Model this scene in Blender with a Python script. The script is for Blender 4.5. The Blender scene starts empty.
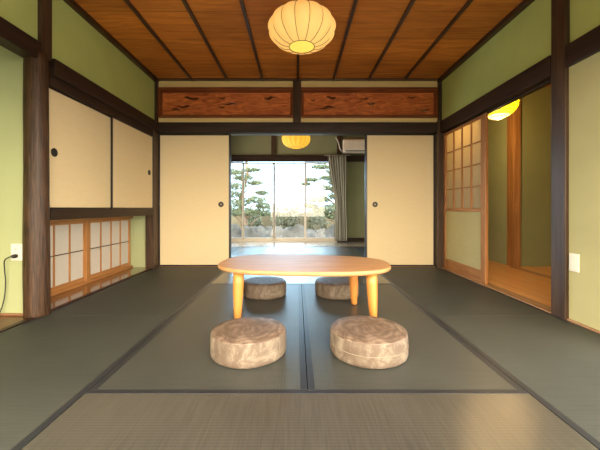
import bpy, bmesh, math, random
from mathutils import Vector, Matrix, noise
R = math.radians
PI = math.pi
random.seed(7)
scene = bpy.context.scene
COL = scene.collection

# ------------------------------------------------------------------ materials
def new_mat(name):
    m = bpy.data.materials.new(name); m.use_nodes = True
    nt = m.node_tree
    return m, nt, nt.nodes['Principled BSDF']

def ramp(nt, stops):
    r = nt.nodes.new('ShaderNodeValToRGB')
    e = r.color_ramp.elements
    while len(e) < len(stops): e.new(0.5)
    for i, (p, c) in enumerate(stops):
        e[i].position = p; e[i].color = (*c, 1)
    return r

def coords(nt, scale, kind='Object'):
    tc = nt.nodes.new('ShaderNodeTexCoord'); mp = nt.nodes.new('ShaderNodeMapping')
    mp.inputs['Scale'].default_value = scale
    nt.links.new(tc.outputs[kind], mp.inputs['Vector'])
    return mp.outputs['Vector']

def nz(nt, vec, scale, detail=4, rough=.55, dist=0):
    n = nt.nodes.new('ShaderNodeTexNoise')
    n.inputs['Scale'].default_value = scale; n.inputs['Detail'].default_value = detail
    n.inputs['Roughness'].default_value = rough; n.inputs['Distortion'].default_value = dist
    nt.links.new(vec, n.inputs['Vector'])
    return n.outputs['Fac']

def bump(nt, b, h, strength=.2, dist=.01):
    n = nt.nodes.new('ShaderNodeBump'); n.inputs['Strength'].default_value = strength
    n.inputs['Distance'].default_value = dist
    nt.links.new(h, n.inputs['Height']); nt.links.new(n.outputs['Normal'], b.inputs['Normal'])

def plain(name, c, rough=.5, metal=0, spec=.5):
    m, nt, b = new_mat(name)
    v = coords(nt, (1, 1, 1)); f = nz(nt, v, 14)
    r = ramp(nt, [(.3, tuple(x*.93 for x in c)), (.7, tuple(min(1, x*1.05) for x in c))])
    nt.links.new(f, r.inputs[0]); nt.links.new(r.outputs[0], b.inputs['Base Color'])
    b.inputs['Roughness'].default_value = rough; b.inputs['Metallic'].default_value = metal
    b.inputs['Specular IOR Level'].default_value = spec
    return m

def wood(name, dark, light, axis='x', rough=.45, freq=22, coat=0, stretch=.06, bmp=.08, kind='Object', spec=.5, dist=1.2):
    m, nt, b = new_mat(name)
    s = [1, 1, 1]; s['xyz'.index(axis)] = stretch
    v = coords(nt, tuple(s), kind)
    f = nz(nt, v, freq, 6, .6, dist)
    mid = tuple((a+c)/2 for a, c in zip(dark, light))
    r = ramp(nt, [(.28, dark), (.5, mid), (.72, light)])
    nt.links.new(f, r.inputs[0]); nt.links.new(r.outputs[0], b.inputs['Base Color'])
    b.inputs['Roughness'].default_value = rough
    b.inputs['Specular IOR Level'].default_value = spec
    b.inputs['Coat Weight'].default_value = coat; b.inputs['Coat Roughness'].default_value = .12
    bump(nt, b, f, bmp, .004)
    return m

def plaster(name, c, var=.06, rough=.9, sc=60):
    m, nt, b = new_mat(name)
    v = coords(nt, (1, 1, 1))
    f = nz(nt, v, 2.2, 3); g = nz(nt, v, sc*4, 4, .7)
    r = ramp(nt, [(.3, tuple(x*(1-var) for x in c)), (.7, tuple(x*(1+var) for x in c))])
    nt.links.new(f, r.inputs[0]); nt.links.new(r.outputs[0], b.inputs['Base Color'])
    b.inputs['Roughness'].default_value = rough; b.inputs['Specular IOR Level'].default_value = .2
    bump(nt, b, g, .25, .003)
    return m

def paper(name, c, fib=(6, 6, 60), var=.05, rough=.8, trans=0.0):
    m, nt, b = new_mat(name)
    v = coords(nt, fib); f = nz(nt, v, 3, 5, .65)
    r = ramp(nt, [(.3, tuple(x*(1-var) for x in c)), (.7, tuple(min(1, x*(1+var)) for x in c))])
    nt.links.new(f, r.inputs[0]); nt.links.new(r.outputs[0], b.inputs['Base Color'])
    b.inputs['Roughness'].default_value = rough; b.inputs['Specular IOR Level'].default_value = .25
    if trans:
        t = nt.nodes.new('ShaderNodeBsdfTranslucent'); nt.links.new(r.outputs[0], t.inputs['Color'])
        mx = nt.nodes.new('ShaderNodeMixShader'); mx.inputs[0].default_value = trans
        nt.links.new(b.outputs[0], mx.inputs[1]); nt.links.new(t.outputs[0], mx.inputs[2])
        nt.links.new(mx.outputs[0], nt.nodes['Material Output'].inputs['Surface'])
    return m

def tatami(name, axis, rough, c1, c2, aniso=0, spec=.5):
    """axis = direction the rushes run; fine ridges repeat across it"""
    m, nt, b = new_mat(name)
    s = (1, 1, 1)
    v = coords(nt, s)
    w = nt.nodes.new('ShaderNodeTexWave'); w.wave_type = 'BANDS'
    w.bands_direction = 'Y' if axis == 'x' else 'X'
    w.inputs['Scale'].default_value = 38; w.inputs['Distortion'].default_value = .6
    nt.links.new(v, w.inputs['Vector'])
    w2 = nt.nodes.new('ShaderNodeTexWave'); w2.wave_type = 'BANDS'
    w2.bands_direction = 'X' if axis == 'x' else 'Y'
    w2.inputs['Scale'].default_value = 22; w2.inputs['Distortion'].default_value = .4
    nt.links.new(v, w2.inputs['Vector'])
    st = [1, 1, 1]; st[0 if axis == 'x' else 1] = .05
    f = nz(nt, coords(nt, tuple(st)), 90, 4, .6)
    g = nz(nt, v, 1.3, 3)
    a = nt.nodes.new('ShaderNodeMath'); a.operation = 'MULTIPLY_ADD'; a.inputs[1].default_value = .45
    nt.links.new(f, a.inputs[0])
    a2 = nt.nodes.new('ShaderNodeMath'); a2.operation = 'MULTIPLY_ADD'; a2.inputs[1].default_value = .45
    nt.links.new(g, a2.inputs[0])
    w3 = nt.nodes.new('ShaderNodeMath'); w3.operation = 'MULTIPLY'; w3.inputs[1].default_value = .12
    nt.links.new(w2.outputs['Fac'], w3.inputs[0]); nt.links.new(w3.outputs[0], a2.inputs[2])
    nt.links.new(a2.outputs[0], a.inputs[2])
    r = ramp(nt, [(.3, c1), (.7, c2)]); nt.links.new(a.outputs[0], r.inputs[0])
    nt.links.new(r.outputs[0], b.inputs['Base Color'])
    b.inputs['Roughness'].default_value = rough
    b.inputs['Specular IOR Level'].default_value = spec
    bm_ = nt.nodes.new('ShaderNodeMath'); bm_.operation = 'ADD'
    nt.links.new(w.outputs['Fac'], bm_.inputs[0]); nt.links.new(w2.outputs['Fac'], bm_.inputs[1])
    bump(nt, b, bm_.outputs[0], .12, .002)
    return m

def glass(name):
    m, nt, b = new_mat(name)
    nt.nodes.remove(b)
    t = nt.nodes.new('ShaderNodeBsdfTransparent'); t.inputs[0].default_value = (.96, .98, .97, 1)
    g = nt.nodes.new('ShaderNodeBsdfGlossy'); g.inputs['Roughness'].default_value = .02
    fr = nt.nodes.new('ShaderNodeFresnel'); fr.inputs['IOR'].default_value = 1.45
    mx = nt.nodes.new('ShaderNodeMixShader')
    nt.links.new(fr.outputs[0], mx.inputs[0]); nt.links.new(t.outputs[0], mx.inputs[1]); nt.links.new(g.outputs[0], mx.inputs[2])
    nt.links.new(mx.outputs[0], nt.nodes['Material Output'].inputs['Surface'])
    return m

def lamp_paper(name, c, strength, base=(.9, .7, .4)):
    m, nt, b = new_mat(name)
    v = coords(nt, (1, 1, 1)); f = nz(nt, v, 12, 3)
    r = ramp(nt, [(.3, tuple(x*.9 for x in c)), (.7, c)])
    nt.links.new(f, r.inputs[0]); nt.links.new(r.outputs[0], b.inputs['Emission Color'])
    b.inputs['Base Color'].default_value = (*base, 1)
    b.inputs['Emission Strength'].default_value = strength
    b.inputs['Roughness'].default_value = .8; b.inputs['Specular IOR Level'].default_value = .1
    return m

def ceiling_boards(name, dark, light):
    m, nt, b = new_mat(name)
    v = coords(nt, (.10, 1, 1))
    f = nz(nt, v, 10, 6, .62, 2.0)
    # board joints: a brick pattern, long boards across the room between the battens
    br = nt.nodes.new('ShaderNodeTexBrick')
    br.inputs['Scale'].default_value = 1; br.inputs['Mortar Size'].default_value = .004
    br.inputs['Brick Width'].default_value = .9375; br.inputs['Row Height'].default_value = .45
    br.inputs['Color1'].default_value = (.78, .78, .78, 1); br.inputs['Color2'].default_value = (1.15, 1.15, 1.15, 1)
    br.inputs['Mortar'].default_value = (.5, .5, .5, 1)
    nt.links.new(coords(nt, (1, 1, 1)), br.inputs['Vector'])
    mid = tuple((a+c)/2 for a, c in zip(dark, light))
    r = ramp(nt, [(.25, dark), (.5, mid), (.75, light)]); nt.links.new(f, r.inputs[0])
    mu = nt.nodes.new('ShaderNodeMixRGB'); mu.blend_type = 'MULTIPLY'; mu.inputs[0].default_value = 1
    nt.links.new(r.outputs[0], mu.inputs[1]); nt.links.new(br.outputs['Color'], mu.inputs[2])
    nt.links.new(mu.outputs[0], b.inputs['Base Color'])
    b.inputs['Roughness'].default_value = .5; b.inputs['Specular IOR Level'].default_value = .3
    bump(nt, b, f, .06, .003)
    return m

def log_top(name):
    m, nt, b = new_mat(name)
    v = coords(nt, (1, 1, 1))
    f = nz(nt, coords(nt, (1, .45, 1)), 9, 6, .65, 2.2)
    w = nt.nodes.new('ShaderNodeTexWave'); w.wave_type = 'RINGS'; w.rings_direction = 'Z'
    w.inputs['Scale'].default_value = 6; w.inputs['Distortion'].default_value = 16; w.inputs['Detail'].default_value = 4
    nt.links.new(v, w.inputs['Vector'])
    a = nt.nodes.new('ShaderNodeMath'); a.operation = 'MULTIPLY_ADD'; a.inputs[1].default_value = .10
    nt.links.new(w.outputs['Fac'], a.inputs[0]); 
    k = nt.nodes.new('ShaderNodeMath'); k.operation = 'MULTIPLY'; k.inputs[1].default_value = .92
    nt.links.new(f, k.inputs[0]); nt.links.new(k.outputs[0], a.inputs[2])
    r = ramp(nt, [(.30, (.065, .040, .028)), (.5, (.125, .084, .060)), (.70, (.25, .185, .14))])
    nt.links.new(a.outputs[0], r.inputs[0]); nt.links.new(r.outputs[0], b.inputs['Base Color'])
    b.inputs['Roughness'].default_value = .55
    bump(nt, b, f, .1, .004)
    return m

def bark(name):
    m, nt, b = new_mat(name)
    f = nz(nt, coords(nt, (1, 1, .8)), 10, 8, .72, 1.6)
    r = ramp(nt, [(.30, (.085, .052, .034)), (.48, (.11, .080, .056)), (.66, (.205, .163, .12))])
    nt.links.new(f, r.inputs[0]); nt.links.new(r.outputs[0], b.inputs['Base Color'])
    b.inputs['Roughness'].default_value = .75
    bump(nt, b, f, .35, .008)
    return m

M = {}
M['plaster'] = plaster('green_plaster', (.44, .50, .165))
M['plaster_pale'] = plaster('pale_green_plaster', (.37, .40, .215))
M['plaster_warm_lit'] = plaster('warm_lit_plaster', (.41, .385, .20))  # wall plaster again, with the warmer light on the near stretch put into its colour
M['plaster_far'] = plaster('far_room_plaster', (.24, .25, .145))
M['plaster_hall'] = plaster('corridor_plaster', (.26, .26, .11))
M['plaster_ext'] = plaster('outer_plaster', (.5, .47, .4))
M['dark_x'] = wood('dark_wood_across', (.013, .007, .005), (.040, .021, .013), 'x', .45, 26, spec=.3)
M['dark_y'] = wood('dark_wood_deep', (.013, .007, .005), (.040, .021, .013), 'y', .45, 26, spec=.3)
M['dark_z'] = wood('dark_wood_upright', (.024, .013, .007), (.080, .045, .025), 'z', .42, 26, spec=.35)
M['log_post'] = wood('log_post_wood', (.006, .003, .002), (.085, .042, .020), 'z', .45, 75, coat=0, stretch=.05, bmp=.8, spec=.3)
M['black_lacquer'] = plain('black_lacquer', (.012, .008, .007), .35)
M['fusuma'] = paper('fusuma_paper', (.64, .52, .315), (3, 3, 60), .045)
M['shoji_paper'] = paper('shoji_paper', (.66, .57, .38), (14, 14, 14), .05, trans=.65)
M['window_paper'] = paper('low_window_paper', (.56, .525, .475), (14, 14, 14), .04)
M['lower_panel'] = paper('lower_panel_paper', (.52, .45, .22), (14, 14, 14), .06, trans=.25)
M['lattice_y'] = wood('lattice_wood_deep', (.25, .10, .028), (.50, .24, .08), 'y', .42, 26)
M['lattice_z'] = wood('lattice_wood_upright', (.25, .10, .028), (.50, .24, .08), 'z', .42, 26)
M['dark_strip'] = wood('dark_strip', (.04, .016, .008), (.09, .04, .02), 'y', .4, 30)
M['door_y'] = wood('door_wood_deep', (.19, .070, .020), (.43, .185, .055), 'y', .4, 24)
M['door_z'] = wood('door_wood_upright', (.19, .070, .020), (.43, .185, .055), 'z', .4, 24)
M['ceil'] = ceiling_boards('cedar_ceiling', (.30, .085, .012), (.68, .245, .034))
M['batten'] = wood('ceiling_batten_wood', (.028, .009, .004), (.055, .019, .008), 'y', .4, 22)
M['batten_x'] = wood('ceiling_edge_wood', (.05, .02, .008), (.13, .055, .02), 'x', .45, 22)
M['ranma'] = wood('transom_wood', (.26, .045, .013), (.80, .25, .065), 'x', .33, 13, coat=.2, stretch=.22, dist=2.4)
M['ranma_frame'] = wood('transom_frame_wood', (.11, .028, .010), (.26, .075, .024), 'x', .3, 20, coat=.2)
M['pale_strip'] = wood('pale_strip_wood', (.62, .44, .18), (.78, .60, .28), 'x', .5, 18)
M['lacq'] = wood('varnished_board', (.06, .016, .006), (.17, .052, .018), 'y', .14, 14, coat=.6)
M['lacq_alcove'] = wood('alcove_board', (.07, .02, .008), (.19, .065, .022), 'y', .35, 14, coat=.1)
M['table'] = wood('table_wood', (.40, .19, .075), (.56, .31, .14), 'x', .44, 13, stretch=.12, bmp=.02, coat=0, spec=.45)
M['table_leg'] = wood('table_leg_wood', (.44, .16, .030), (.60, .27, .065), 'z', .38, 16, bmp=.02)
M['log_top'] = log_top('log_face')
M['bark'] = bark('log_side')
M['seam'] = plain('log_seam', (.18, .14, .10), .7)
M['tat_y'] = tatami('tatami_rushes_deep', 'y', .25, (.030, .028, .024), (.062, .058, .049), spec=.6)
b_ = M['tat_y'].node_tree.nodes['Principled BSDF']; b_.inputs['Coat Weight'].default_value = .45; b_.inputs['Coat Roughness'].default_value = .38
M['tat_x'] = tatami('tatami_rushes_across', 'x', .58, (.024, .027, .023), (.050, .053, .045), spec=.4)
M['tat_c'] = tatami('tatami_rushes_centre', 'x', .40, (.024, .026, .024), (.050, .053, .047), spec=.55)
M['heri'] = plain('border_cloth', (.013, .015, .019), .42)
M['floor_wood'] = wood('corridor_boards', (.62, .28, .085), (.88, .46, .16), 'y', .3, 10, coat=.1)
M['deck_wood'] = wood('far_boards', (.42, .39, .34), (.56, .53, .48), 'x', .22, 10, coat=.6)
M['sill'] = wood('sill_wood', (.16, .075, .035), (.34, .19, .10), 'x', .4, 20)
M['sill_y'] = wood('sill_wood_deep', (.24, .12, .05), (.46, .27, .13), 'y', .4, 20)
M['alu'] = plain('window_metal', (.55, .50, .42), .45, 0)
M['glass'] = glass('window_glass')
M['white_plastic'] = plain('white_plastic', (.72, .70, .60), .4)
M['ac'] = plain('conditioner_plastic', (.82, .73, .62), .5)
M['grey_plastic'] = plain('grey_plastic', (.25, .24, .22), .5)
M['black_rubber'] = plain('black_rubber', (.015, .015, .015), .5)
M['curtain'] = paper('curtain_cloth', (.33, .32, .27), (40, 40, 4), .05, .85)
M['lamp'] = lamp_paper('lantern_paper', (1, .52, .13), .46, (.55, .38, .16))
M['lamp_base'] = lamp_paper('lantern_base_paper', (1, .68, .09), .56, (.5, .38, .14))
M['lamp_far'] = lamp_paper('far_lantern_paper', (1, .50, .04), .62, (.5, .3, .08))
M['lamp_hall'] = lamp_paper('corridor_lantern_paper', (1, .60, .003), 3.2)
M['bulb'] = lamp_paper('bulb_glass', (1, .80, .42), 14)
M['rib'] = plain('lantern_rib', (.10, .05, .015), .6)
M['brass'] = plain('fitting', (.3, .2, .1), .4, .5)
M['leaf'] = plain('pine_needles', (.10, .135, .085), .7)
M['leaf2'] = plain('shrub_leaves', (.095, .115, .075), .7)
M['leaf3'] = plain('yellow_shrub_leaves', (.20, .24, .09), .7)
M['trunk'] = plain('pine_bark', (.16, .12, .09), .9)
M['rock'] = plaster('rock', (.060, .064, .068), .6, .9, 20)
M['gwall'] = plaster('garden_wall_render', (.125, .115, .085), .1)
M['ground'] = plaster('garden_soil', (.13, .125, .10), .2)

# ------------------------------------------------------------------ mesh helpers
def NB(): return bmesh.new()
def box(bm, x0, x1, y0, y1, z0, z1):
    vs = [bm.verts.new(p) for p in ((x0,y0,z0),(x1,y0,z0),(x1,y1,z0),(x0,y1,z0),(x0,y0,z1),(x1,y0,z1),(x1,y1,z1),(x0,y1,z1))]
    for f in ((0,3,2,1),(4,5,6,7),(0,1,5,4),(1,2,6,5),(2,3,7,6),(3,0,4,7)): bm.faces.new([vs[i] for i in f])
def B(*a):
    bm = NB(); box(bm, *a); return bm
def lathe(bm, prof, c=(0,0,0), n=32, axis='z', rad=None, cap=True):
    rings = []
    for (r, h) in prof:
        ring = []
        for i in range(n):
            a = 2*PI*i/n
            rr = r*(rad(a, h) if rad else 1)
            p = (rr*math.cos(a), rr*math.sin(a), h)
            if axis == 'x': p = (p[2], p[0], p[1])
            if axis == 'y': p = (p[0], p[2], p[1])
            ring.append(bm.verts.new((p[0]+c[0], p[1]+c[1], p[2]+c[2])))
        rings.append(ring)
    for a, b in zip(rings, rings[1:]):
        for i in range(n):
            j = (i+1) % n
            bm.faces.new((a[i], a[j], b[j], b[i]))
    if cap:
        bm.faces.new(rings[0][::-1]); bm.faces.new(rings[-1])
def tube(bm, pts, r, n=8):
    pts = [Vector(p) for p in pts]
    rs = r if isinstance(r, (list, tuple)) else [r]*len(pts)
    rings = []; prev = None
    for i, p in enumerate(pts):
        t = (pts[min(i+1, len(pts)-1)] - pts[max(i-1, 0)]).normalized()
        if prev is None:
            u = t.orthogonal().normalized()
        else:
            u = (prev - t*prev.dot(t)).normalized()
        prev = u; w = t.cross(u)
        rings.append([bm.verts.new(p + (u*math.cos(2*PI*k/n) + w*math.sin(2*PI*k/n))*rs[i]) for k in range(n)])
    for a, b in zip(rings, rings[1:]):
        for k in range(n):
            bm.faces.new((a[k], a[(k+1) % n], b[(k+1) % n], b[k]))
    bm.faces.new(rings[0][::-1]); bm.faces.new(rings[-1])
def rootloc(p):
    v = Vector((0, 0, 0))
    while p: v += p.location; p = p.parent
    return v
def obj(name, bm, mat, parent=None, smooth=False, bev=0, segs=2, label=None):
    bmesh.ops.recalc_face_normals(bm, faces=bm.faces[:])
    me = bpy.data.meshes.new(name)
    if parent: off = rootloc(parent)
    else:
        lo = [min(v.co[i] for v in bm.verts) for i in range(3)]; hi = [max(v.co[i] for v in bm.verts) for i in range(3)]
        off = Vector(((lo[0]+hi[0])/2, (lo[1]+hi[1])/2, lo[2]))
    for v in bm.verts: v.co -= off
    if smooth:
        for f in bm.faces: f.smooth = True
    bm.to_mesh(me); bm.free()
    o = bpy.data.objects.new(name, me); COL.objects.link(o)
    o.data.materials.append(M[mat] if isinstance(mat, str) else mat)
    if parent: o.parent = parent
    else: o.location = off
    if bev:
        md = o.modifiers.new('bevel', 'BEVEL'); md.width = bev; md.segments = segs; md.limit_method = 'ANGLE'; md.angle_limit = R(40)
    if label: o['label'] = label
    return o
def thing(name, label, cat, loc, group=None):
    o = bpy.data.objects.new(name, None); COL.objects.link(o); o.location = loc
    o.empty_display_size = .05
    o['label'] = label; o['category'] = cat
    if group: o['group'] = group
    return o
def tag(o, label, cat, group=None):
    o['label'] = label; o['category'] = cat
    if group: o['group'] = group
    return o
def struct(name, bm, mat, bev=0, parent=None):
    o = obj(name, bm, mat, parent, bev=bev)
    o['kind'] = 'structure'
    return o
def sroot(name, loc):
    o = bpy.data.objects.new(name, None); COL.objects.link(o); o.location = loc; o['kind'] = 'structure'; return o
def copy_tree(o, parent=None):
    c = o.copy(); COL.objects.link(c); c.parent = parent
    for ch in list(o.children): copy_tree(ch, c)
    return c

# ------------------------------------------------------------------ room dimensions (camera stands at x=0, y=0)
XL, XR = -1.867, 1.893        # left / right wall planes
YB = 4.20                     # back wall plane
YF = .43                      # front of the mats
H = 2.50
YW = 7.40                     # window plane of the far room

# ------------------------------------------------------------------ shell
struct('floor', B(XL-.95, XR+2.7, YF-.9, YW+.25, -.16, -.055), 'deck_wood')
struct('ceiling', B(XL-.12, XR+.12, YF-.1, YB+.06, H, H+.08), 'ceil')
struct('ceiling_far_room', B(XL-.12, XR+.12, YB+.06, YW+.2, H+.0, H+.08), 'ceil')
# ceiling battens
trim = [0]
def tr(bm, mat, bev=.003):
    trim[0] += 1
    return struct('trim_%d' % trim[0], bm, mat, bev)
for k in range(1, 8):
    x = XL + k*(XR-XL)/8
    bm = NB(); box(bm, x-.014, x+.014, YF, YB, H-.026, H+.01)
    tr(bm, 'batten')
tr(B(XL-.03, XL+.028, YF, YB, H-.040, H+.01), 'batten')
tr(B(XR-.028, XR+.03, YF, YB, H-.040, H+.01), 'batten')
tr(B(XL+.035, XR-.035, YB-.045, YB+.02, H-.022, H+.01), 'batten_x')

# --- left side: upper wall, tokonoma and alcove
struct('wall_left', B(XL-.12, XL-.02, 2.39, YB+.1, 1.92, H+.02), 'plaster')
struct('wall_alcove_top', B(XL-.12, XL-.025, YF-.1, 2.30, 1.98, H+.02), 'plaster')
bm = NB()
box(bm, XL-1.0, XL-.9, YF-.1, 2.42, -.06, H)          # alcove back
struct('wall_alcove_back', bm, 'plaster')
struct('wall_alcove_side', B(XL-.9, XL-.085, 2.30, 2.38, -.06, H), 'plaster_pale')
struct('wall_alcove_front', B(XL-.9, XL-.0, YF-.1, YF, -.06, H), 'plaster')
struct('ceiling_alcove', B(XL-.9, XL-.12, YF, 2.3, H-.1, H), 'ceil')
struct('floor_alcove', B(XL-.9, XL-.045, YF, 2.30, -.055, .004), 'lacq_alcove')
tr(B(XL-.045, XL-.004, YF, 2.30, -.055, .008), 'dark_y')
tr(B(XL-.10, XL+.01, YF, 2.30, 1.862, 1.990), 'dark_y', .004)           # beam over the alcove
tr(B(XL-.62, XL-.09, 2.288, 2.30, .004, .022), 'sill')                  # skirting strip
# log post
bm = NB()
def lr(a, h): return 1 + .05*math.sin(3*a+h*2.1) + .05*noise.noise(Vector((math.cos(a)*1.5, math.sin(a)*1.5, h*1.4))) + .02*noise.noise(Vector((math.cos(a)*5, math.sin(a)*5, h*5)))
lathe(bm, [(.079-.006*z/1.9, z) for z in [i*1.95/40-.03 for i in range(41)]], (XL-.045, 2.315, 0), 40, rad=lr)
p = obj('trim_%d' % (trim[0]+1), bm, 'log_post', smooth=True); trim[0] += 1; p['kind'] = 'structure'
tr(B(XL-.10, XL+.006, 2.297, 2.396, 1.90, H), 'dark_z', .004)           # squared post above

# --- left side: lintel and corner post
tr(B(XL-.08, XL+.028, 2.396, YB-.115, 1.795, 1.925), 'dark_y', .004)
tr(B(XL-.08, XL+.002, 2.385, YB-.115, 1.716, 1.795), 'dark_y', .003)
tr(B(XL-.10, XL+.012, YB-.115, YB+.1, -.055, 1.93), 'dark_z', .004)
tr(B(XL-.10, XL+.012, YB-.03, YB+.1, 1.93, H-.03), 'dark_z', .003)
# --- built-in cabinet over the low window
cab = thing('wall_cabinet', 'built-in cabinet with two cream paper sliding doors in the left wall', 'cabinet', (XL-.2, 3.24, .695))
bm = NB()
box(bm, XL-.10, XL+.006, 2.385, YB-.115, .695, .778)
box(bm, XL-.42, XL-.10, 2.385, YB-.07, .695, .72)
obj('shelf', bm, 'dark_y', cab, bev=.003)
bm = NB()
box(bm, XL-.43, XL-.42, 2.385, YB-.07, .695, 1.795)
box(bm, XL-.42, XL-.10, 2.38, 2.395, .72, 1.795)
box(bm, XL-.42, XL-.10, YB-.085, YB-.07, .72, 1.795)
obj('carcass', bm, 'plaster_hall', cab)
def framed_panel(parent, y0, y1, z0, z1, x0, x1, hy, hz, side):
    f = .014
    bm = NB(); box(bm, x0+.003, x1-.003, y0+f, y1-f, z0+f, z1-f)
    d = obj('door', bm, 'fusuma', parent)
    bm = NB()
    box(bm, x0, x1, y0, y0+f, z0, z1); box(bm, x0, x1, y1-f, y1, z0, z1)
    box(bm, x0, x1, y0+f, y1-f, z0, z0+f); box(bm, x0, x1, y0+f, y1-f, z1-f, z1)
    obj('door_frame', bm, 'black_lacquer', d, bev=.002)
    bm = NB()
    xf = x1 if side > 0 else x0
    lathe(bm, [(.034, -.002), (.034, .003), (.028, .004), (.024, .0005)], (xf-.003*side, hy, hz), 24, 'x')
    obj('handle', bm, 'black_rubber', d, smooth=False)
framed_panel(cab, 2.36, 3.215, .778, 1.716, XL-.045, XL-.022, 2.455, 1.22, 1)
framed_panel(cab, 3.185, 4.085, .778, 1.716, XL-.018, XL-.000, 3.985, 1.235, 1)

# --- low recess with paper windows
XS = -2.18
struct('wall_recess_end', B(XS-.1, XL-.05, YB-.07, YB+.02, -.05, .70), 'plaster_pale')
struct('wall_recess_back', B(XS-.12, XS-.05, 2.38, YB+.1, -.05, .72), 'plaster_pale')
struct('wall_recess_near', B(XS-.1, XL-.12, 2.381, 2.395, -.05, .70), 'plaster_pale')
struct('floor_recess', B(XS-.05, XL-.028, 2.38, YB-.07, -.055, .012), 'lacq')
tr(B(XL-.028, XL-.004, 2.38, YB-.115, -.055, .009), 'dark_y', .002)
tr(B(XS-.05, XS+.03, 2.40, YB-.07, .012, .036), 'lattice_y', .002)       # sill under sashes
tr(B(XS-.05, XS+.03, 2.40, YB-.07, .655, .695), 'lattice_y', .002)
wn = [0]
def low_sash(y0, y1, x):
    wn[0] += 1
    w = sroot('window_%d' % wn[0], (x, (y0+y1)/2, .036))
    z0, z1 = .036, .655
    st = .03
    bm = NB()
    box(bm, x-.013, x+.013, y0, y0+st, z0, z1); box(bm, x-.013, x+.013, y1-st, y1, z0, z1)
    obj('stile', bm, 'lattice_z', w, bev=.002)
    bm = NB()
    box(bm, x-.012, x+.012, y0+st, y1-st, z0, z0+.045); box(bm, x-.012, x+.012, y0+st, y1-st, z1-.025, z1)
    obj('rail', bm, 'lattice_y', w, bev=.002)
    bm = NB()
    n = 4
    for k in range(1, n):
        y = y0+st + (y1-y0-2*st)*k/n
        box(bm, x-.002, x+.010, y-.006, y+.006, z0+.045, z1-.025)
    obj('muntin', bm, 'lattice_z', w)
    zm = .357
    obj('muntin', B(x-.002, x+.011, y0+st, y1-st, zm-.004, zm+.004), 'dark_strip', w)
    obj('paper', B(x-.006, x-.003, y0+st, y1-st, z0+.045, z1-.025), 'window_paper', w)
low_sash(2.40, 3.24, XS+.0)
low_sash(3.27, 4.10, XS-.0)
tr(B(XS-.02, XS+.028, 3.225, 3.285, .036, .655), 'lattice_z', .003)

# --- back wall: lintel, corner post right, transoms
tr(B(XL+.012, XR-.01, YB-.035, YB+.10, 1.787, 1.922), 'dark_x', .004)
tr(B(XL+.012, XR-.01, YB-.0, YB+.12, 1.779, 1.792), 'black_lacquer', .002)
tr(B(XR-.045, XR+.10, YB-.06, YB+.1, -.055, 1.93), 'dark_z', .004)
tr(B(XR-.012, XR+.10, YB-.03, YB+.1, 1.93, H-.03), 'dark_z', .003)
tr(B(-.053, .053, YB-.03, YB+.09, 1.922, H-.02), 'dark_z', .004)
tr(B(XL-.1, XR+.1, YB+.005, YB+.125, -.055, .004), 'sill', .002)

def panel_with_slits(name, x0, x1, z0, z1, y, th, slits, mat, parent):
    cu = bpy.data.curves.new(name, 'CURVE'); cu.dimensions = '2D'; cu.fill_mode = 'BOTH'; cu.extrude = th/2
    off = rootloc(parent)
    def spl(pts):
        s = cu.splines.new('POLY'); s.points.add(len(pts)-1)
        for q, (a, b) in zip(s.points, pts): q.co = (a-off.x, b-off.z, 0, 1)
        s.use_cyclic_u = True
    spl([(x0, z0), (x1, z0), (x1, z1), (x0, z1)])
    for (cx, cz, L, h, ph) in slits:
        up, dn = [], []
        n = 14
        for i in range(n+1):
            t = i/n; u = math.sin(PI*t)**.8
            w = .25*h*math.sin(7*t+ph)
            px = cx - L/2 + L*t
            up.append((px, cz + h/2*u*(1+.35*math.sin(9*t+ph)) + w)); dn.append((px, cz - h/2*u + w))
        spl(up + dn[-2:0:-1])
    tmp = bpy.data.objects.new('tmp', cu); COL.objects.link(tmp)
    dg = bpy.context.evaluated_depsgraph_get()
    me = bpy.data.meshes.new_from_object(tmp.evaluated_get(dg))
    bpy.data.objects.remove(tmp)
    me.name = name
    for v in me.vertices:
        a, b, c = v.co; v.co = (a, y - off.y + c, b)
    me.materials.clear(); me.materials.append(M[mat])
    o = bpy.data.objects.new(name, me); COL.objects.link(o); o.parent = parent
    return o
def sl(px, py, wpx, hpx, ph): return ((px-297)/74.3, .787+(208-py)/74.3, wpx*1.1/74.3, hpx*1.35/74.3, ph)
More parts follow.
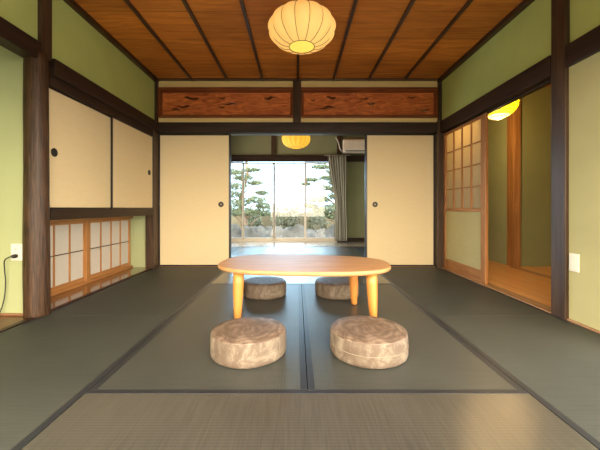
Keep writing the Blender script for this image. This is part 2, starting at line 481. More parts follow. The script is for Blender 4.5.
def transom(x0, x1, slits, label):
    t = thing('transom_panel', label, 'transom', ((x0+x1)/2, YB+.02, 1.922))
    bm = NB(); box(bm, x0, x1, YB+.0, YB+.07, 1.922, 1.985); obj('bottom_strip', bm, 'pale_strip', t, label='pale wooden strip')
    bm = NB(); box(bm, x0, x1, YB+.0, YB+.07, 2.392, 2.478); obj('top_strip', bm, 'pale_strip', t, label='pale wooden strip')
    bm = NB()
    # moulded frame: sloping inner faces
    f, d = .055, .055
    ya, yb = YB-.018, YB+.075
    o = [(x0, 1.985), (x1, 1.985), (x1, 2.392), (x0, 2.392)]
    s = .035
    i_ = [(x0+s, 1.985+f), (x1-s, 1.985+f), (x1-s, 2.392-f), (x0+s, 2.392-f)]
    m_ = [(x0+s*.3, 1.985+f*.55), (x1-s*.3, 1.985+f*.55), (x1-s*.3, 2.392-f*.55), (x0+s*.3, 2.392-f*.55)]
    rings = []
    for pts, y in ((o, yb), (o, ya), (m_, ya), (m_, ya+.012), (i_, YB+.036), (i_, yb)):
        rings.append([bm.verts.new((a, y, b)) for a, b in pts])
    rings.append(rings[0])
    for a, b in zip(rings, rings[1:]):
        for k in range(4): bm.faces.new((a[k], a[(k+1) % 4], b[(k+1) % 4], b[k]))
    obj('frame', bm, 'ranma_frame', t)
    panel_with_slits('slit_light_block', x0, x1, 1.95, 2.478, YB+.118, .012, [q for q in slits if q[4] > 50], 'ranma_frame', t)  # unseen backing added to block far-room light, so most slits stay dark
    slits = [(a, b, c, d_, e % 50) for a, b, c, d_, e in slits]
    panel_with_slits('panel', x0+s-.002, x1-s+.002, 1.985+f-.002, 2.392-f+.002, YB+.053, .020, slits, 'ranma', t)
transom(XL+.02, -.053, [sl(191, 98, 16, 2.2, 0), sl(222, 98, 8, 1.6, 1), sl(269, 98, 10, 2.2, 2), sl(184, 106.5, 13, 2.0, 1.5),
        sl(176, 109.5, 10, 1.8, 4), sl(230, 104, 15, 1.6, 53), sl(222, 107, 8, 1.2, 1)],
        'red-brown transom panel with pierced cloud slits, left of the centre strut')
transom(.053, XR-.02, [sl(331, 97.5, 10, 2.0, 0), sl(365, 98.5, 8, 1.2, 2), sl(412, 97.5, 8, 1.6, 1), sl(327, 107.5, 16, 2.2, 3),
        sl(371, 103.5, 8, 2.2, 51), sl(425, 110, 9, 1.4, 52), sl(313, 100, 5, 1.4, 1)],
        'red-brown transom panel with pierced cloud slits, right of the centre strut')

# --- paper sliding doors in the back wall
dn_ = [0]
def fusuma(x0, x1, y, hx, th=.018):
    dn_[0] += 1
    d = sroot('door_%d' % dn_[0], ((x0+x1)/2, y, .004))
    f = .018; z0, z1 = .006, 1.779
    obj('panel', B(x0+f, x1-f, y-th/2+.003, y+th/2-.003, z0+f, z1-f), 'fusuma', d)
    bm = NB()
    box(bm, x0, x0+f, y-th/2, y+th/2, z0, z1); box(bm, x1-f, x1, y-th/2, y+th/2, z0, z1)
    box(bm, x0+f, x1-f, y-th/2, y+th/2, z0, z0+f); box(bm, x0+f, x1-f, y-th/2, y+th/2, z1-f, z1)
    obj('door_frame', bm, 'black_lacquer', d, bev=.002)
    if hx is not None:
        bm = NB(); lathe(bm, [(.036, .004), (.036, -.003), (.030, -.004), (.026, -.0005)], (hx, y-th/2+.002, .835), 28, 'y')
        obj('door_handle', bm, 'black_rubber', d)
        bm = NB(); lathe(bm, [(.012, -.001), (.012, -.003), (.006, -.004)], (hx, y-th/2+.001, .835), 16, 'y')
        obj('handle_cup', bm, 'brass', bpy.data.objects[d.children[-1].name])
fusuma(XL+.012, -.898, YB+.035, -1.02)
fusuma(.925, XR-.045, YB+.035, 1.048)
fusuma(-1.83, -.893, YB+.075, None)
fusuma(.92, 1.86, YB+.075, None)

# --- right wall
XP = XR+.055   # plaster plane, set back from the posts
struct('wall_right', B(XP-.03, XP+.07, YF-.1, YB+.1, 1.925, H+.02), 'plaster')
XN = XR+.018
struct('wall_right_near', B(XN, XP+.08, 1.80, 2.23, -.06, 1.80), 'plaster_warm_lit')
tr(B(XR-.008, XR+.10, 2.214, 2.340, -.055, H-.03), 'dark_z', .005)
tr(B(XR-.012, XR+.11, 2.348, YB-.06, 1.775, 1.927), 'dark_y', .004)
tr(B(XR-.012, XR+.11, YF-.1, 2.217, 1.775, 1.927), 'dark_y', .004)
tr(B(XR+.05, XR+.10, 2.348, YB-.06, 1.760, 1.775), 'dark_y', .002)
tr(B(XR+.002, XR+.115, 2.348, YB-.06, -.055, .006), 'sill_y', .003)
tr(B(XR+.002, XN, 1.80, 2.212, -.055, .012), 'sill_y', .002)
tr(B(XR+.0, XR+.10, 1.70, 1.80, -.055, 1.775), 'dark_z', .004)
tr(B(XR+.0, XR+.10, YF-.1, YF, -.055, 1.775), 'dark_z', .004)
tr(B(XR+.0, XR+.10, YF, 1.70, -.055, .012), 'sill_y', .002)

def shoji_door():
    dn_[0] += 1
    x = XR+.045; y0, y1 = 3.215, 4.135; z0, z1 = .008, 1.758
    d = sroot('door_%d' % dn_[0], (x, (y0+y1)/2, z0))
    a, b = x-.016, x+.016
    bm = NB(); box(bm, a, b, y0, y0+.085, z0, z1); obj('stile', bm, 'door_z', d, bev=.003)
    bm = NB(); box(bm, a, b, y1-.05, y1, z0, z1); obj('stile', bm, 'door_z', d, bev=.003)
    ya, yb = y0+.085, y1-.05
    for (p, q) in ((z0, .135), (.745, .785), (1.728, z1)):
        obj('rail', B(a+.002, b-.002, ya, yb, p, q), 'door_y', d, bev=.002)
    bm = NB()
    for k in range(1, 4):
        y = ya + (yb-ya)*k/4; box(bm, a+.006, b-.010, y-.006, y+.006, .785, 1.728)
    obj('lattice', bm, 'door_z', d)
    bm = NB()
    for k in range(1, 4):
        z = .785 + (1.728-.785)*k/4; box(bm, a+.005, b-.010, ya, yb, z-.006, z+.006)
    obj('lattice', bm, 'door_y', d)
    obj('paper', B(b-.011, b-.009, ya, yb, .785, 1.728), 'shoji_paper', d)
    obj('lower_panel', B(x-.004, x+.004, ya, yb, .135, .745), 'lower_panel', d)
shoji_door()

# --- corridor beyond
HX = 2.90
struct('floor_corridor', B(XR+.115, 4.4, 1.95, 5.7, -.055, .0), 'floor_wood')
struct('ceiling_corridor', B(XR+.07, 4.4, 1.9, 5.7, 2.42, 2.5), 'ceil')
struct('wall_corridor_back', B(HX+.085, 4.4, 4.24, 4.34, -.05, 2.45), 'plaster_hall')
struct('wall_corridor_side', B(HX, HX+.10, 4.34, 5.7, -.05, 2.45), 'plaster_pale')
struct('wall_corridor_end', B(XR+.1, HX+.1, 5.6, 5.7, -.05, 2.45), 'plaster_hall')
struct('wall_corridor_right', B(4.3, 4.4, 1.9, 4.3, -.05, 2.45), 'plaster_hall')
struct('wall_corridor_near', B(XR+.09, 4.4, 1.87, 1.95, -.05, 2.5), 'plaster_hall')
tr(B(HX-.01, HX+.085, 4.20, 4.34, -.05, 2.42), 'lattice_z', .004)
tr(B(HX-.07, HX-.01, 1.95, 4.20, -.0, .010), 'sill_y', .003)

# --- front wall above the open side behind the camera
struct('wall_front', B(XL, XR+.1, YF-.1, YF, 1.90, H+.02), 'plaster')
tr(B(XL, XR, YF-.1, YF+.02, 1.77, 1.90), 'dark_x', .004)

# --- far room
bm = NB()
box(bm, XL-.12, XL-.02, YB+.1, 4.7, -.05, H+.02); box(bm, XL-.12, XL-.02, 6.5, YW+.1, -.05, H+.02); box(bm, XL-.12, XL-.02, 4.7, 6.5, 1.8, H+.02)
struct('wall_far_left', bm, 'plaster_far')  # the opening in this wall is added, out of view, for fill light
for (a_, b_) in ((4.66, 4.70), (5.58, 5.62), (6.50, 6.54)): tr(B(XL-.13, XL-.005, a_, b_, .0, 1.8), 'alu', .003)  # frame bars of the added fill-light opening
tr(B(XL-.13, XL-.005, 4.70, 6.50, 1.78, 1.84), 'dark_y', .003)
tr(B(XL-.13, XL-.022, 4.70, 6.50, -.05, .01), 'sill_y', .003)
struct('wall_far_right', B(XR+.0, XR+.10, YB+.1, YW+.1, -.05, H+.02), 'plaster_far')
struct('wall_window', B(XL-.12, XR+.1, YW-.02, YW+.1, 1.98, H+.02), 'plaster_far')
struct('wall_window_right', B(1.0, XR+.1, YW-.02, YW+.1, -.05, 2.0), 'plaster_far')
tr(B(XL-.02, XR, YW-.09, YW-.02, 1.865, 2.015), 'dark_x', .004)
tr(B(-.60, -.50, YW-.07, YW-.0, 2.015, H), 'dark_z', .003)
tr(B(.93, 1.03, YW-.09, YW-.0, .0, H), 'dark_z', .003)
tr(B(1.03, XR, YW-.05, YW-.02, -.02, .09), 'dark_x', .003)
tr(B(XL-.02, XR, 6.40, 6.47, -.055, .004), 'sill', .002)
struct('floor_boards_far', B(XL-.02, XR, 6.47, YW+.08, -.055, .0), 'deck_wood')

# window of four sliding sashes
wx = [-2.0, -1.27, -.54, .20, .93]
for k in range(4):
    wn[0] += 1
    x0, x1 = wx[k], wx[k+1]
    if k == 0: x0 = XL-.02
    y = YW + (.03 if k in (1, 2) else .0)
    w = sroot('window_%d' % wn[0], ((x0+x1)/2, y, .02))
    z0, z1 = .02, 1.865
    st = .032 if k in (0, 3) else .038
    a, b = x0-.012, x1+.012
    bm = NB()
    box(bm, a, a+st, y-.015, y+.015, z0, z1); box(bm, b-st, b, y-.015, y+.015, z0, z1)
    box(bm, a+st, b-st, y-.015, y+.015, z0, z0+.07); box(bm, a+st, b-st, y-.015, y+.015, z1-.04, z1)
    obj('window_frame', bm, 'alu', w, bev=.002)
    obj('pane', B(a+st, b-st, y-.003, y+.003, z0+.07, z1-.04), 'glass', w)
tr(B(XL-.02, .95, YW-.03, YW+.07, 0, .02), 'alu', .002)

# curtain
def curtain():
    t = thing('curtain', 'grey-beige curtain gathered at the right end of the garden window', 'curtain', (.98, YW-.16, .02))
    bm = NB(); nu, nv = 60, 26
    z0, z1 = .03, 1.99
    rows = []
    for j in range(nv+1):
        v = j/nv; z = z0 + (z1-z0)*v
        # left and right edges of the gathered cloth
        pin = math.exp(-((v-.45)/.22)**2)
        xl = .80 - .10*max(0, (v-.45)/.55)**1.0 + .05*pin + .06*(1-v)
        xr = 1.13 - .02*pin + .02*(1-v)
        row = []
        for i in range(nu+1):
            u = i/nu
            ph = u*2*PI*7
            am = .035*(1-.35*pin)
            row.append(bm.verts.new((xl+(xr-xl)*u + .006*math.sin(ph*.5), YW-.16 + am*math.sin(ph) + .01*math.sin(u*9+v*5), z)))
        rows.append(row)
    for a, b in zip(rows, rows[1:]):
        for i in range(nu): bm.faces.new((a[i], a[i+1], b[i+1], b[i]))
    o = obj('cloth', bm, 'curtain', t, smooth=True)
    md = o.modifiers.new('solid', 'SOLIDIFY'); md.thickness = .004
    bm = NB(); tube(bm, [(.62, YW-.16, 2.0), (1.22, YW-.16, 2.0)], .012, 12)
    box(bm, .66, .68, YW-.16, YW-.085, 1.995, 2.008); box(bm, 1.14, 1.16, YW-.16, YW-.085, 1.995, 2.008)
    obj('rail', bm, 'grey_plastic', t)
curtain()
# air conditioner
ac = thing('air_conditioner', 'pale wall-mounted air conditioner above the curtain in the far room', 'air conditioner', (1.45, YW-.13, 2.06))
bm = NB()
prof = [(0, 0), (-.16, .0), (-.205, .05), (-.215, .12), (-.215, .27), (-.19, .30), (0, .30)]
ra = [bm.verts.new((1.06, YW-.02+a, 2.06+b)) for a, b in prof]; rb = [bm.verts.new((1.83, YW-.02+a, 2.06+b)) for a, b in prof]
bm.faces.new(ra); bm.faces.new(rb[::-1])
for i in range(len(prof)):
    j = (i+1) % len(prof); bm.faces.new((ra[i], rb[i], rb[j], ra[j]))
obj('body', bm, 'ac', ac, bev=.012, segs=3)
obj('louvre', B(1.11, 1.78, YW-.222, YW-.19, 2.078, 2.125), 'grey_plastic', ac, bev=.003, label='dark grey louvre')
bm = NB(); tube(bm, [(1.07, YW-.10, 2.12), (1.03, YW-.12, 2.10), (.99, YW-.11, 2.16), (.965, YW-.10, 2.28), (.93, YW-.10, 2.37), (.90, YW-.06, 2.42)], .013, 10)
obj('pipe', bm, 'white_plastic', ac, smooth=True, label='white pipe sleeve')

# ------------------------------------------------------------------ tatami mats
def mat_(x0, x1, y0, y1, long, label, mat, group):
    t = thing('tatami_mat', label, 'tatami mat', ((x0+x1)/2, (y0+y1)/2, -.055), group)
    g = .0015; hw = .030
    x0 += g; x1 -= g; y0 += g; y1 -= g
    if long == 'y':
        obj('woven_surface', B(x0+hw, x1-hw, y0, y1, -.055, .0), mat, t)
        for a in (x0, x1-hw): obj('border', B(a, a+hw, y0, y1, -.055, .0012), 'heri', t, bev=.0006, segs=1, label='dark blue-grey cloth border')
    else:
        obj('woven_surface', B(x0, x1, y0+hw, y1-hw, -.055, .0), mat, t)
        for a in (y0, y1-hw): obj('border', B(x0, x1, a, a+hw, -.055, .0012), 'heri', t, bev=.0006, segs=1, label='dark blue-grey cloth border')
xa, xb = -.900, .985; xm = .046
ym1, ym2 = 1.365, 3.255
G = 'tatami mats of the near room'
ysd = 2.31
mat_(XL, xa, ysd, YB, 'y', 'tatami mat below the cream cabinet doors, along the low paper windows', 'tat_x', G)
mat_(XL, xa, YF, ysd, 'y', 'tatami mat in the left foreground beside the alcove and round log post', 'tat_x', G)
mat_(xb, XR, ysd, YB, 'y', 'tatami mat along the lattice sliding door and corridor opening', 'tat_x', G)
mat_(xb, XR, YF, ysd, 'y', 'tatami mat in the right foreground beside the white wall plate', 'tat_x', G)
mat_(xa, xm, ym1, ym2, 'y', 'tatami mat under the left half of the table and its two left log stools', 'tat_c', G)
mat_(xm, xb, ym1, ym2, 'y', 'tatami mat under the right half of the table and its two right log stools', 'tat_c', G)
mat_(xa, xb, YF, ym1, 'x', 'tatami mat lying crosswise nearest the viewer at the bottom edge', 'tat_y', G)
mat_(xa, xb, ym2, YB, 'x', 'tatami mat lying crosswise behind the table, shining with window light', 'tat_y', G)
G = 'tatami mats of the far room'
mat_(-1.10, 1.10, YB+.125, 5.37, 'x', 'far room tatami mat lying crosswise just past the door sill', 'tat_y', G)
mat_(-1.10, 1.10, 5.37, 6.40, 'x', 'far room tatami mat lying crosswise nearest the garden window', 'tat_y', G)
mat_(XL-.02, -1.10, YB+.125, 6.40, 'y', 'far room tatami mat seen as a dark wedge left of the shining mats', 'tat_x', G)
mat_(1.10, XR, YB+.125, 6.40, 'y', 'far room tatami mat seen as a dark wedge right, near the curtain', 'tat_x', G)

# ------------------------------------------------------------------ table
def table():
    cx, cy = .052, 2.465
    t = thing('low_table', 'low light-wood table with rounded oval top and four peg legs on the tatami', 'table', (cx, cy, 0))
    n = 96; A, Bd, rot = .655, .385, R(-6)
    out = []
    for i in range(n):
        a = 2*PI*i/n; e = 2/2.75
        u = A*abs(math.cos(a))**e*(1 if math.cos(a) >= 0 else -1)
        v = Bd*abs(math.sin(a))**e*(1 if math.sin(a) >= 0 else -1)
        v *= (1 - .06*u/A)
        out.append((cx + u*math.cos(rot)-v*math.sin(rot), cy + u*math.sin(rot)+v*math.cos(rot)))
    bm = NB()
    def ring(s, z): return [bm.verts.new((cx+(x-cx)*s, cy+(y-cy)*s, z)) for x, y in out]
    rs = [ring(s, z) for s, z in ((.965, .332), (.985, .335), (.998, .345), (1, .354), (.997, .361), (.988, .365))]
    for a, b in zip(rs, rs[1:]):
        for i in range(n): f = bm.faces.new((a[i], a[(i+1) % n], b[(i+1) % n], b[i])); f.smooth = True
    bm.faces.new(rs[0][::-1]); bm.faces.new(rs[-1])
    obj('table_top', bm, 'table', t)
    for (x, y, sx, sy) in ((-.418, 2.235, -.01, -.02), (.528, 2.205, .02, -.02), (.463, 2.575, .015, .015), (-.488, 2.66, -.015, .02)):
        bm = NB()
        prof = [(.020, 0), (.0235, .004), (.030, .08), (.036, .18), (.0385, .26), (.0385, .334)]
        k = len(bm.verts)
        lathe(bm, prof, (0, 0, 0), 24)
        for v in bm.verts:
            q = 1-v.co.z/.334
            v.co.x += x + sx*(q-.5)*.6; v.co.y += y + sy*(q-.5)*.6; v.co.z = max(v.co.z, .0013)
        obj('leg', bm, 'table_leg', t, smooth=True)
table()

# ------------------------------------------------------------------ log slice stools
def stool(seed, x, y, r, h, label, rz=0, seam=False):
    t = thing('log_stool', label, 'stool', (x, y, .0012), 'round log-slice floor stools around the table')
    def rad(a, z): return 1 + .022*noise.noise(Vector((math.cos(a)*1.3+seed, math.sin(a)*1.3, .3))) + .012*math.sin(2*a+seed) + .008*noise.noise(Vector((math.cos(a)*5, math.sin(a)*5+seed, z*14)))
    bm = NB()
    prof = [(r*.955, 0), (r*.985, .006), (r*1.0, .02)] + [(r*(1.0+.006*math.sin(q*3)), .02+(h-.032)*q/6) for q in range(1, 7)] + [(r*.992, h-.006), (r*.975, h)]
    lathe(bm, prof, (x, y, .0012), 72, rad=rad)
    obj('side', bm, 'bark', t, smooth=True, label='pale mottled bark side')
    bm = NB()
    lathe(bm, [(r*.968, h-.004), (r*.970, h+.002), (r*.955, h+.0045), (r*.6, h+.0055), (r*.2, h+.006)], (x, y, .0012), 72, rad=rad)
    o = obj('top', bm, 'log_top', t, smooth=True, label='brown sawn wood face')
    if seam:
        bm = NB()
        pts = []
        for i in range(41):
            a = R(-165) + R(150)*i/40
            rr = r*1.004*rad(a, h*.5)
            pts.append((x+rr*math.cos(a), y+rr*math.sin(a), h*.52))
        tube(bm, pts, .0022, 6); obj('seam', bm, 'seam', t, smooth=True, label='thin pale seam round the side')
    return t
stool(1.0, -.266, 1.728, .203, .118, 'pale mottled log stool in front of the left table leg')
stool(4.3, .392, 1.738, .211, .118, 'log stool with pale seam in front of the right table leg', seam=True)
stool(7.7, -.296, 2.875, .194, .118, 'shaded log stool behind the table on the left')
stool(9.1, .362, 2.880, .198, .118, 'shaded log stool behind the table on the right')

# ------------------------------------------------------------------ lanterns
def gored_lantern(x, y, zb, zt, rmax, nrib, ztop, label, mshade, mbase, d_ring=.094):
    t = thing('paper_lantern', label, 'lantern', (x, y, zb))
    Hh = zt-zb; n = nrib*10
    bm = NB(); rings = []
    nv = 22
    def rr(v):
        # rounded basket: full belly just above the middle
        s = math.sin(PI*(.5+.5*(v*2-1)*.80))
        base = d_ring + (rmax-d_ring)*max(0, math.sin(PI*min(1, v)))**.62
        return base
    for j in range(nv+1):
        v = j/nv; r = rr(v)
        ring = []
        for i in range(n):
            a = 2*PI*i/n; w = abs(math.sin(a*nrib/2))
            k = r*(1 - .10*(1-w**.8)*math.sin(PI*min(1, v*.9+.05)))
            ring.append(bm.verts.new((x+k*math.cos(a), y+k*math.sin(a), zb+Hh*v)))
        rings.append(ring)
    for a, b in zip(rings, rings[1:]):
        for i in range(n): bm.faces.new((a[i], a[(i+1) % n], b[(i+1) % n], b[i]))
    obj('shade', bm, mshade, t, smooth=True, label='glowing gored paper shade')
    # ribs along the valleys
    for q in range(nrib):
        a = 2*PI*q/nrib
        bm = NB(); pts = []
        for j in range(nv+1):
            v = j/nv; k = rr(v)*(1-.10*math.sin(PI*min(1, v*.9+.05)))+.0015
            pts.append((x+k*math.cos(a), y+k*math.sin(a), zb+Hh*v))
        tube(bm, pts, .0022, 6)
        obj('rib', bm, 'rib', t, smooth=True)
    bm = NB(); pts = [(x+d_ring*1.0*math.cos(a), y+d_ring*1.0*math.sin(a), zb) for a in [2*PI*i/48 for i in range(49)]]
    tube(bm, pts, .0028, 6); obj('ring', bm, 'rib', t, smooth=True)
    bm = NB(); lathe(bm, [(d_ring*.2, zb+.002), (d_ring*.985, zb+.004), (d_ring*.985, zb+.006)], (x, y, 0), 40); obj('base_paper', bm, mbase, t, label='brighter round paper base')
    bm = NB(); lathe(bm, [(d_ring*.9, zt-.01), (d_ring*.95, zt), (.05, zt+.008), (.022, zt+.02), (.010, ztop-.055), (.010, ztop-.05), (.05, ztop-.035), (.055, ztop-.001)], (x, y, 0), 32)
    obj('hanger', bm, 'brass', t, smooth=True)
    return t
gored_lantern(.036, 2.35, 1.988, 2.255, .254, 14, H-.026, 'large gored paper lantern glowing under the near room ceiling', 'lamp', 'lamp_base')
gored_lantern(-.015, 5.4, 1.815, 2.12, .247, 16, H, 'smaller looking orange paper lantern glowing in the far room above the doorway', 'lamp_far', 'lamp_far')
def ribbed_lantern(x, y, zb, zt, r, ztop):
    t = thing('paper_lantern', 'yellow paper lantern with a wire grid hanging in the corridor', 'lantern', (x, y, zb))
    c = (zb+zt)/2; hh = (zt-zb)/2
    bm = NB(); prof = []
    for j in range(25):
        a = -PI/2 + PI*j/24
        prof.append((max(.05, r*math.cos(a)), c+hh*math.sin(a)))
    lathe(bm, prof, (x, y, 0), 48); obj('shade', bm, 'lamp_hall', t, smooth=True, label='glowing yellow paper shade')
    bm = NB(); lathe(bm, [(.002, zb-.012), (.02, zb-.008), (.032, zb+.004), (.036, zb+.02), (.02, zb+.06)], (x, y, 0), 20)
    obj('bulb', bm, 'bulb', t, smooth=True, label='bright bulb showing at the bottom')
    l = bpy.data.lights.new('bulb_light', 'POINT'); l.energy = 14; l.color = (1, .66, .30); l.shadow_soft_size = .035
    lo = bpy.data.objects.new('bulb_light', l); COL.objects.link(lo); lo.location = (x, y, zb-.055)
    for j in range(3, 22, 2):
        a = -PI/2 + PI*j/24; k = r*math.cos(a)+.001; z = c+hh*math.sin(a)
        bm = NB(); tube(bm, [(x+k*math.cos(q), y+k*math.sin(q), z) for q in [2*PI*i/40 for i in range(41)]], .0042, 5)
        obj('hoop', bm, 'rib', t, smooth=True)
    for q in range(8):
        f = 2*PI*q/8+.2
        bm = NB(); tube(bm, [(x+(r*math.cos(a)+.002)*math.cos(f), y+(r*math.cos(a)+.002)*math.sin(f), c+hh*math.sin(a)) for a in [-1.35+2.7*i/20 for i in range(21)]], .0022, 5)
        obj('rib', bm, 'rib', t, smooth=True)
    bm = NB(); lathe(bm, [(.045, zt-.004), (.045, zt+.004), (.008, zt+.012), (.006, ztop-.03), (.04, ztop-.02), (.045, ztop-.001)], (x, y, 0), 24)
    obj('hanger', bm, 'brass', t, smooth=True)
ribbed_lantern(2.345, 3.67, 1.830, 2.16, .20, 2.42)

# ------------------------------------------------------------------ outlets and cord
o_ = thing('wall_outlet', 'white wall outlet with a black plug in the alcove side wall', 'outlet', (-2.04, 2.30, .405))
obj('plate', B(-2.082, -1.998, 2.291, 2.2995, .405, .527), 'white_plastic', o_, bev=.003)
for z in (.445, .488): obj('socket', B(-2.056, -2.024, 2.2885, 2.292, z-.014, z+.014), 'white_plastic', o_, bev=.001)
bm = NB()
for z in (.488,):
    box(bm, -2.047, -2.044, 2.2878, 2.2886, z-.006, z+.006); box(bm, -2.036, -2.033, 2.2878, 2.2886, z-.006, z+.006)
obj('slot', bm, 'black_rubber', o_)
c_ = thing('power_cord', 'black power cord plugged in and hanging down the alcove wall', 'cord', (-2.04, 2.28, .445))
bm = NB(); lathe(bm, [(.010, 2.250), (.014, 2.256), (.015, 2.275), (.012, 2.288)], (-2.036, 0, .440), 16, 'y')
obj('plug', bm, 'black_rubber', c_, smooth=True)
bm = NB()
cp = [(-2.036, 2.252, .440), (-2.05, 2.240, .436), (-2.085, 2.245, .410), (-2.10, 2.262, .34), (-2.10, 2.270, .26), (-2.108, 2.272, .16), (-2.125, 2.268, .07), (-2.145, 2.255, .015), (-2.17, 2.22, .0085), (-2.25, 2.15, .0085), (-2.38, 2.12, .0085)]
fine = []
for i in range(len(cp)-1):
    p0, p1, p2, p3 = [Vector(cp[max(0, min(len(cp)-1, i+k))]) for k in (-1, 0, 1, 2)]
    for q in range(6):
        s = q/6
        fine.append(.5*((2*p1)+(p2-p0)*s+(2*p0-5*p1+4*p2-p3)*s*s+(3*p1-p0-3*p2+p3)*s**3))
fine.append(Vector(cp[-1]))
tube(bm, fine, .0038, 8); obj('cable', bm, 'black_rubber', c_, smooth=True)
s_ = thing('wall_plate', 'cream blank wall plate low on the right wall beside the dark post', 'wall plate', (XN, 2.17, .345))
obj('plate', B(XN-.009, XN-.0005, 2.128, 2.204, .350, .474), 'white_plastic', s_, bev=.003)
obj('insert', B(XN-.0115, XN-.008, 2.144, 2.188, .368, .456), 'white_plastic', s_, bev=.002)

# ------------------------------------------------------------------ garden
def ground():
    bm = NB()
    nx, ny = 60, 50
    g = [[bm.verts.new((-30+60*i/nx, YW+.3+32*j/ny, -.42+.05*noise.noise(Vector((i*.4, j*.4, 0))))) for i in range(nx+1)] for j in range(ny+1)]
    for j in range(ny):
        for i in range(nx): bm.faces.new((g[j][i], g[j][i+1], g[j+1][i+1], g[j+1][i]))
    o = obj('ground_garden', bm, 'ground', smooth=True); o['kind'] = 'structure'
    struct('ground_front', B(-30, 30, -30, YF-.95, -.5, -.42), 'ground')
ground()
t = thing('garden_wall', 'low beige garden wall standing behind the rocks and shrubs', 'wall', (0, 13.1, -.42))
obj('wall_body', B(-9, 9, 13.0, 13.2, -.45, .52), 'gwall', t)
obj('coping', B(-9, 9, 12.95, 13.25, .52, .60), 'gwall', t, bev=.01)
def rock(x, y, s, seed, label):
    bm = NB(); bmesh.ops.create_icosphere(bm, subdivisions=4, radius=1)
    for v in bm.verts:
        d = v.co.normalized()
        k = 1 + .38*noise.noise(d*1.4+Vector((seed, 0, 0))) + .13*noise.noise(d*4+Vector((seed, 3, 0)))
        v.co = Vector((d.x*s[0]*k, d.y*s[1]*k, d.z*s[2]*k))
        v.co += Vector((x, y, -.42+s[2]*.55))
    tag(obj('garden_rock', bm, 'rock', smooth=True), label, 'rock', 'rocks along the garden bed')
rl = ['outermost grey rock at the left edge of the garden window', 'small grey rock second from the left beyond the glass',
      'broad grey rock third from the left beyond the glass', 'grey rock fourth from the left, left of the window centre bar',
      'upright grey rock just right of the window centre bar', 'wide flat grey rock in the middle of the third pane',
      'grey rock at the right end of the third pane', 'tall grey rock at the left of the last pane', 'rounded grey rock beside the curtain edge',
      'low grey rock outside, behind the curtain']
rx = [-2.35, -1.95, -1.5, -.98, -.48, .0, .45, .88, 1.35, 1.85]
for i, (x, l) in enumerate(zip(rx, rl)):
    rock(x, (9.3, 9.58)[i % 2], (random.uniform(.15, .2), .2, random.uniform(.2, .3)), i*3.1, l)

def bank():
    bm = NB(); nx, ny = 150, 34
    g = []
    for j in range(ny+1):
        row = []
        for i in range(nx+1):
            x = -4.2+8.4*i/nx; y = 10.02+.7*j/ny
            e = math.sin(PI*j/ny)**.6
            d, pts = noise.voronoi(Vector((x*2.6, y*2.6, 0)))
            st = min(1, (d[1]-d[0])*2.6)
            z = -.44 + e*(.42 + .26*st**.5 + .10*noise.noise(pts[0]*3))
            row.append(bm.verts.new((x, y, z)))
        g.append(row)
    for j in range(ny):
        for i in range(nx): bm.faces.new((g[j][i], g[j][i+1], g[j+1][i+1], g[j+1][i]))
    o = obj('stone_bank', bm, 'rock', smooth=True); o['kind'] = 'stuff'
    tag(o, 'bank of piled grey stones along the foot of the garden wall', 'stones')
bank()
def foliage(bm, c, rad, n, size, flat=.5, up=.4):
    for _ in range(n):
        while True:
            d = Vector((random.uniform(-1, 1), random.uniform(-1, 1), random.uniform(-1, 1)))
            if .25 < d.length <= 1: break
        d = d*(.75+.5*abs(noise.noise(d*2+Vector(c))))
        p = Vector((c[0]+d.x*rad[0], c[1]+d.y*rad[1], c[2]+d.z*rad[2]))
        a = Vector((random.gauss(0, 1), random.gauss(0, 1), random.gauss(0, 1)+up)).normalized()
        b = a.orthogonal().normalized(); b.rotate(Matrix.Rotation(random.uniform(0, 6.28), 3, a))
        s = size*random.uniform(.6, 1.4)
        vs = [bm.verts.new(p + a*s), bm.verts.new(p + b*s*flat), bm.verts.new(p - a*s*.3), bm.verts.new(p - b*s*flat)]
        bm.faces.new(vs)
def pine(name, label, x, y, h, pads, lean=0, mat='leaf'):
    t = thing(name, label, 'tree', (x, y, -.42))
    bm = NB()
    pts = [(x+lean*(k/8)**1.3+.12*math.sin(k*1.3), y+.08*math.cos(k*1.7), -.5+(h+.5)*k/8) for k in range(9)]
    tube(bm, pts, [.12-.011*k for k in range(9)], 10)
    obj('trunk', bm, 'trunk', t, smooth=True)
    for (px, py, pz, rx_, rz_) in pads:
        k = max(0, min(7, int((pz+.5)/(h+.5)*8)-1))
        bm = NB(); a = Vector(pts[k]); b = Vector((px, py, pz-.03))
        tube(bm, [a, a.lerp(b, .5)+Vector((0, 0, .06)), b], [.04, .028, .012], 6); obj('branch', bm, 'trunk', t, smooth=True)
    bm = NB()
    for (px, py, pz, rx_, rz_) in pads: foliage(bm, (px, py, pz), (rx_, rx_*.8, rz_), int(1500*rx_), .075, .18, .6)
    obj('needles', bm, mat, t)
def at(px, py, Y): return ((px-297)*Y/315, Y, .787-(py-208)*Y/315)
def P(px, py, Y, r, rz): Y = min(11.35, max(11.2, Y)); a = at(px, py, Y); return (a[0], a[1], a[2], r, rz)
pine('pine_tree', 'layered pine tree seen through the left panes of the garden window', -1.95, 11.3, 2.9,
     [P(233, 172, 11.2, .55, .13), P(252, 170, 11.5, .42, .10), P(236, 186, 11.0, .55, .15), P(256, 183, 11.4, .35, .10), P(238, 203, 11, .6, .18), P(256, 200, 11.2, .55, .16), P(264, 206, 11, .4, .13), P(247, 212, 10.9, .55, .15), P(243, 178, 11.3, .5, .12), P(231, 194, 11.2, .5, .16), P(262, 193, 11.5, .3, .10), P(262, 213, 11.3, .5, .14), P(232, 212, 11.3, .5, .18)], .1)
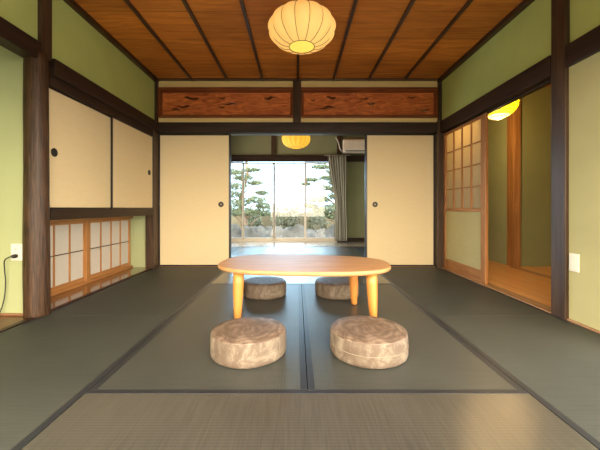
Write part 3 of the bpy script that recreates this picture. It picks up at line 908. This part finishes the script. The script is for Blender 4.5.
pine('pine_tree', 'layered pine tree seen through the right pane beside the curtain', 1.55, 11.3, 3.1,
     [P(322, 167, 11.5, .5, .10), P(337, 172, 11.6, .5, .12), P(312, 180, 11.5, .35, .08), P(330, 188, 11.5, .45, .12), P(338, 196, 11.3, .5, .15), P(318, 200, 11.4, .55, .14), P(331, 208, 11.2, .55, .15), P(306, 184, 11.8, .22, .07), P(320, 212, 11.8, .5, .16), P(328, 178, 11.6, .4, .1), P(337, 182, 11.5, .45, .12), P(311, 206, 11.9, .35, .12), P(335, 216, 11.6, .5, .15)], -.1)
def shrub(label, x, y, r, h, mat, n):
    t = thing('garden_shrub', label, 'shrub', (x, y, -.42), 'clipped shrubs in the garden')
    bm = NB()
    for k in range(5):
        a = 2*PI*k/5; tube(bm, [(x, y, -.46), (x+.1*math.cos(a), y+.1*math.sin(a), -.2), (x+r*.5*math.cos(a), y+r*.5*math.sin(a), -.42+h*.6)], [.02, .015, .006], 6)
    obj('stem', bm, 'trunk', t)
    bm = NB(); foliage(bm, (x, y, -.42+h*.55), (r, r*.8, h*.5), n, .05, .5, .2); obj('leaves', bm, mat, t)
shrub('large grey-green rounded shrub in the middle of the third window pane', -.45, 12.34, .66, 1.42, 'leaf2', 2600)
shrub('rounded shrub low in the second window pane before the garden wall', -1.72, 12.36, .45, 1.0, 'leaf2', 1300)
shrub('rounded shrub low in the right window pane beside the curtain', .80, 12.4, .44, 1.05, 'leaf2', 1500)
shrub('small yellow-green bush rising over the garden wall behind the middle pane', .05, 14.2, .5, 2.0, 'leaf3', 900)
bm = NB(); 
for k in range(16): foliage(bm, (-8+k*1.0, 15.5+random.uniform(-.3, .3), .45), (.75, .5, .65), 420, .09, .5, .2)
o = obj('hedge', bm, 'leaf2'); tag(o, 'pale blurred hedge running behind the garden wall', 'hedge')

# ------------------------------------------------------------------ light
w = bpy.data.worlds.new('sky'); scene.world = w; w.use_nodes = True
nt = w.node_tree; bg = nt.nodes['Background']
tc = nt.nodes.new('ShaderNodeTexCoord'); sp = nt.nodes.new('ShaderNodeSeparateXYZ')
nt.links.new(tc.outputs['Generated'], sp.inputs[0])
mr = nt.nodes.new('ShaderNodeMapRange'); mr.inputs['From Min'].default_value = -.5; mr.inputs['From Max'].default_value = .5
nt.links.new(sp.outputs['Y'], mr.inputs['Value'])
rp = ramp(nt, [(0, (1.0, .86, .66)), (1, (.50, .76, 1.0))])
nt.links.new(mr.outputs[0], rp.inputs[0]); nt.links.new(rp.outputs[0], bg.inputs['Color'])
# brighter sky towards the garden and around the low sun, front left
def madd(a, v, c=None):
    n = nt.nodes.new('ShaderNodeMath'); n.operation = 'MULTIPLY_ADD'; n.inputs[1].default_value = v
    nt.links.new(a, n.inputs[0])
    if c is not None: nt.links.new(c, n.inputs[2])
    return n
d1 = madd(sp.outputs['X'], -.40); d2 = madd(sp.outputs['Y'], -.88, d1.outputs[0])
d2 = madd(sp.outputs['Z'], .26, d2.outputs[0])
sm = nt.nodes.new('ShaderNodeMapRange'); sm.interpolation_type = 'SMOOTHSTEP'
sm.inputs['From Min'].default_value = .55; sm.inputs['From Max'].default_value = 1.0
sm.inputs['To Min'].default_value = 0; sm.inputs['To Max'].default_value = 5.5
nt.links.new(d2.outputs[0], sm.inputs['Value'])
ym_ = nt.nodes.new('ShaderNodeMapRange'); ym_.inputs['From Min'].default_value = -.2; ym_.inputs['From Max'].default_value = .7
ym_.inputs['To Min'].default_value = 2.4; ym_.inputs['To Max'].default_value = 6.5
nt.links.new(sp.outputs['Y'], ym_.inputs['Value'])
xp = nt.nodes.new('ShaderNodeMapRange'); xp.inputs['From Min'].default_value = .2; xp.inputs['From Max'].default_value = .9
xp.inputs['To Max'].default_value = 4.5
nt.links.new(sp.outputs['X'], xp.inputs['Value'])
sm = madd(xp.outputs[0], 1.0, sm.outputs[0])
ad = nt.nodes.new('ShaderNodeMath'); ad.operation = 'ADD'
nt.links.new(sm.outputs[0], ad.inputs[0]); nt.links.new(ym_.outputs[0], ad.inputs[1])
nt.links.new(ad.outputs[0], bg.inputs['Strength'])
def portal(loc, rot, sx, sy):
    l = bpy.data.lights.new('portal', 'AREA'); l.shape = 'RECTANGLE'; l.size = sx; l.size_y = sy
    l.cycles.is_portal = True
    o = bpy.data.objects.new('daylight_portal', l); COL.objects.link(o); o.location = loc; o.rotation_euler = rot
portal((0, YF-.12, .9), (R(90), 0, 0), 3.75, 1.8)
portal((-.45, YW+.12, .95), (R(-90), 0, 0), 2.9, 1.9)
portal((XR+.14, 1.08, .9), (0, R(90), 0), 1.8, 1.3)

portal((XL-.14, 5.6, .9), (0, R(-90), 0), 1.8, 1.8)  # sky light through the added opening in the far left wall

# ------------------------------------------------------------------ camera
cam = bpy.data.cameras.new('camera'); co = bpy.data.objects.new('camera', cam); COL.objects.link(co)
co.location = (0, 0, .787); co.rotation_euler = (R(90), 0, 0)
cam.sensor_width = 36; cam.lens = 315/600*36
cam.shift_x = 3/600; cam.shift_y = -17/600
cam.clip_start = .05
scene.camera = co
vs = scene.view_settings
scene.display_settings.display_device = 'sRGB'
vs.view_transform = 'Standard'; vs.look = 'None'; vs.gamma = 1; vs.use_curve_mapping = False
vs.exposure = 0.80
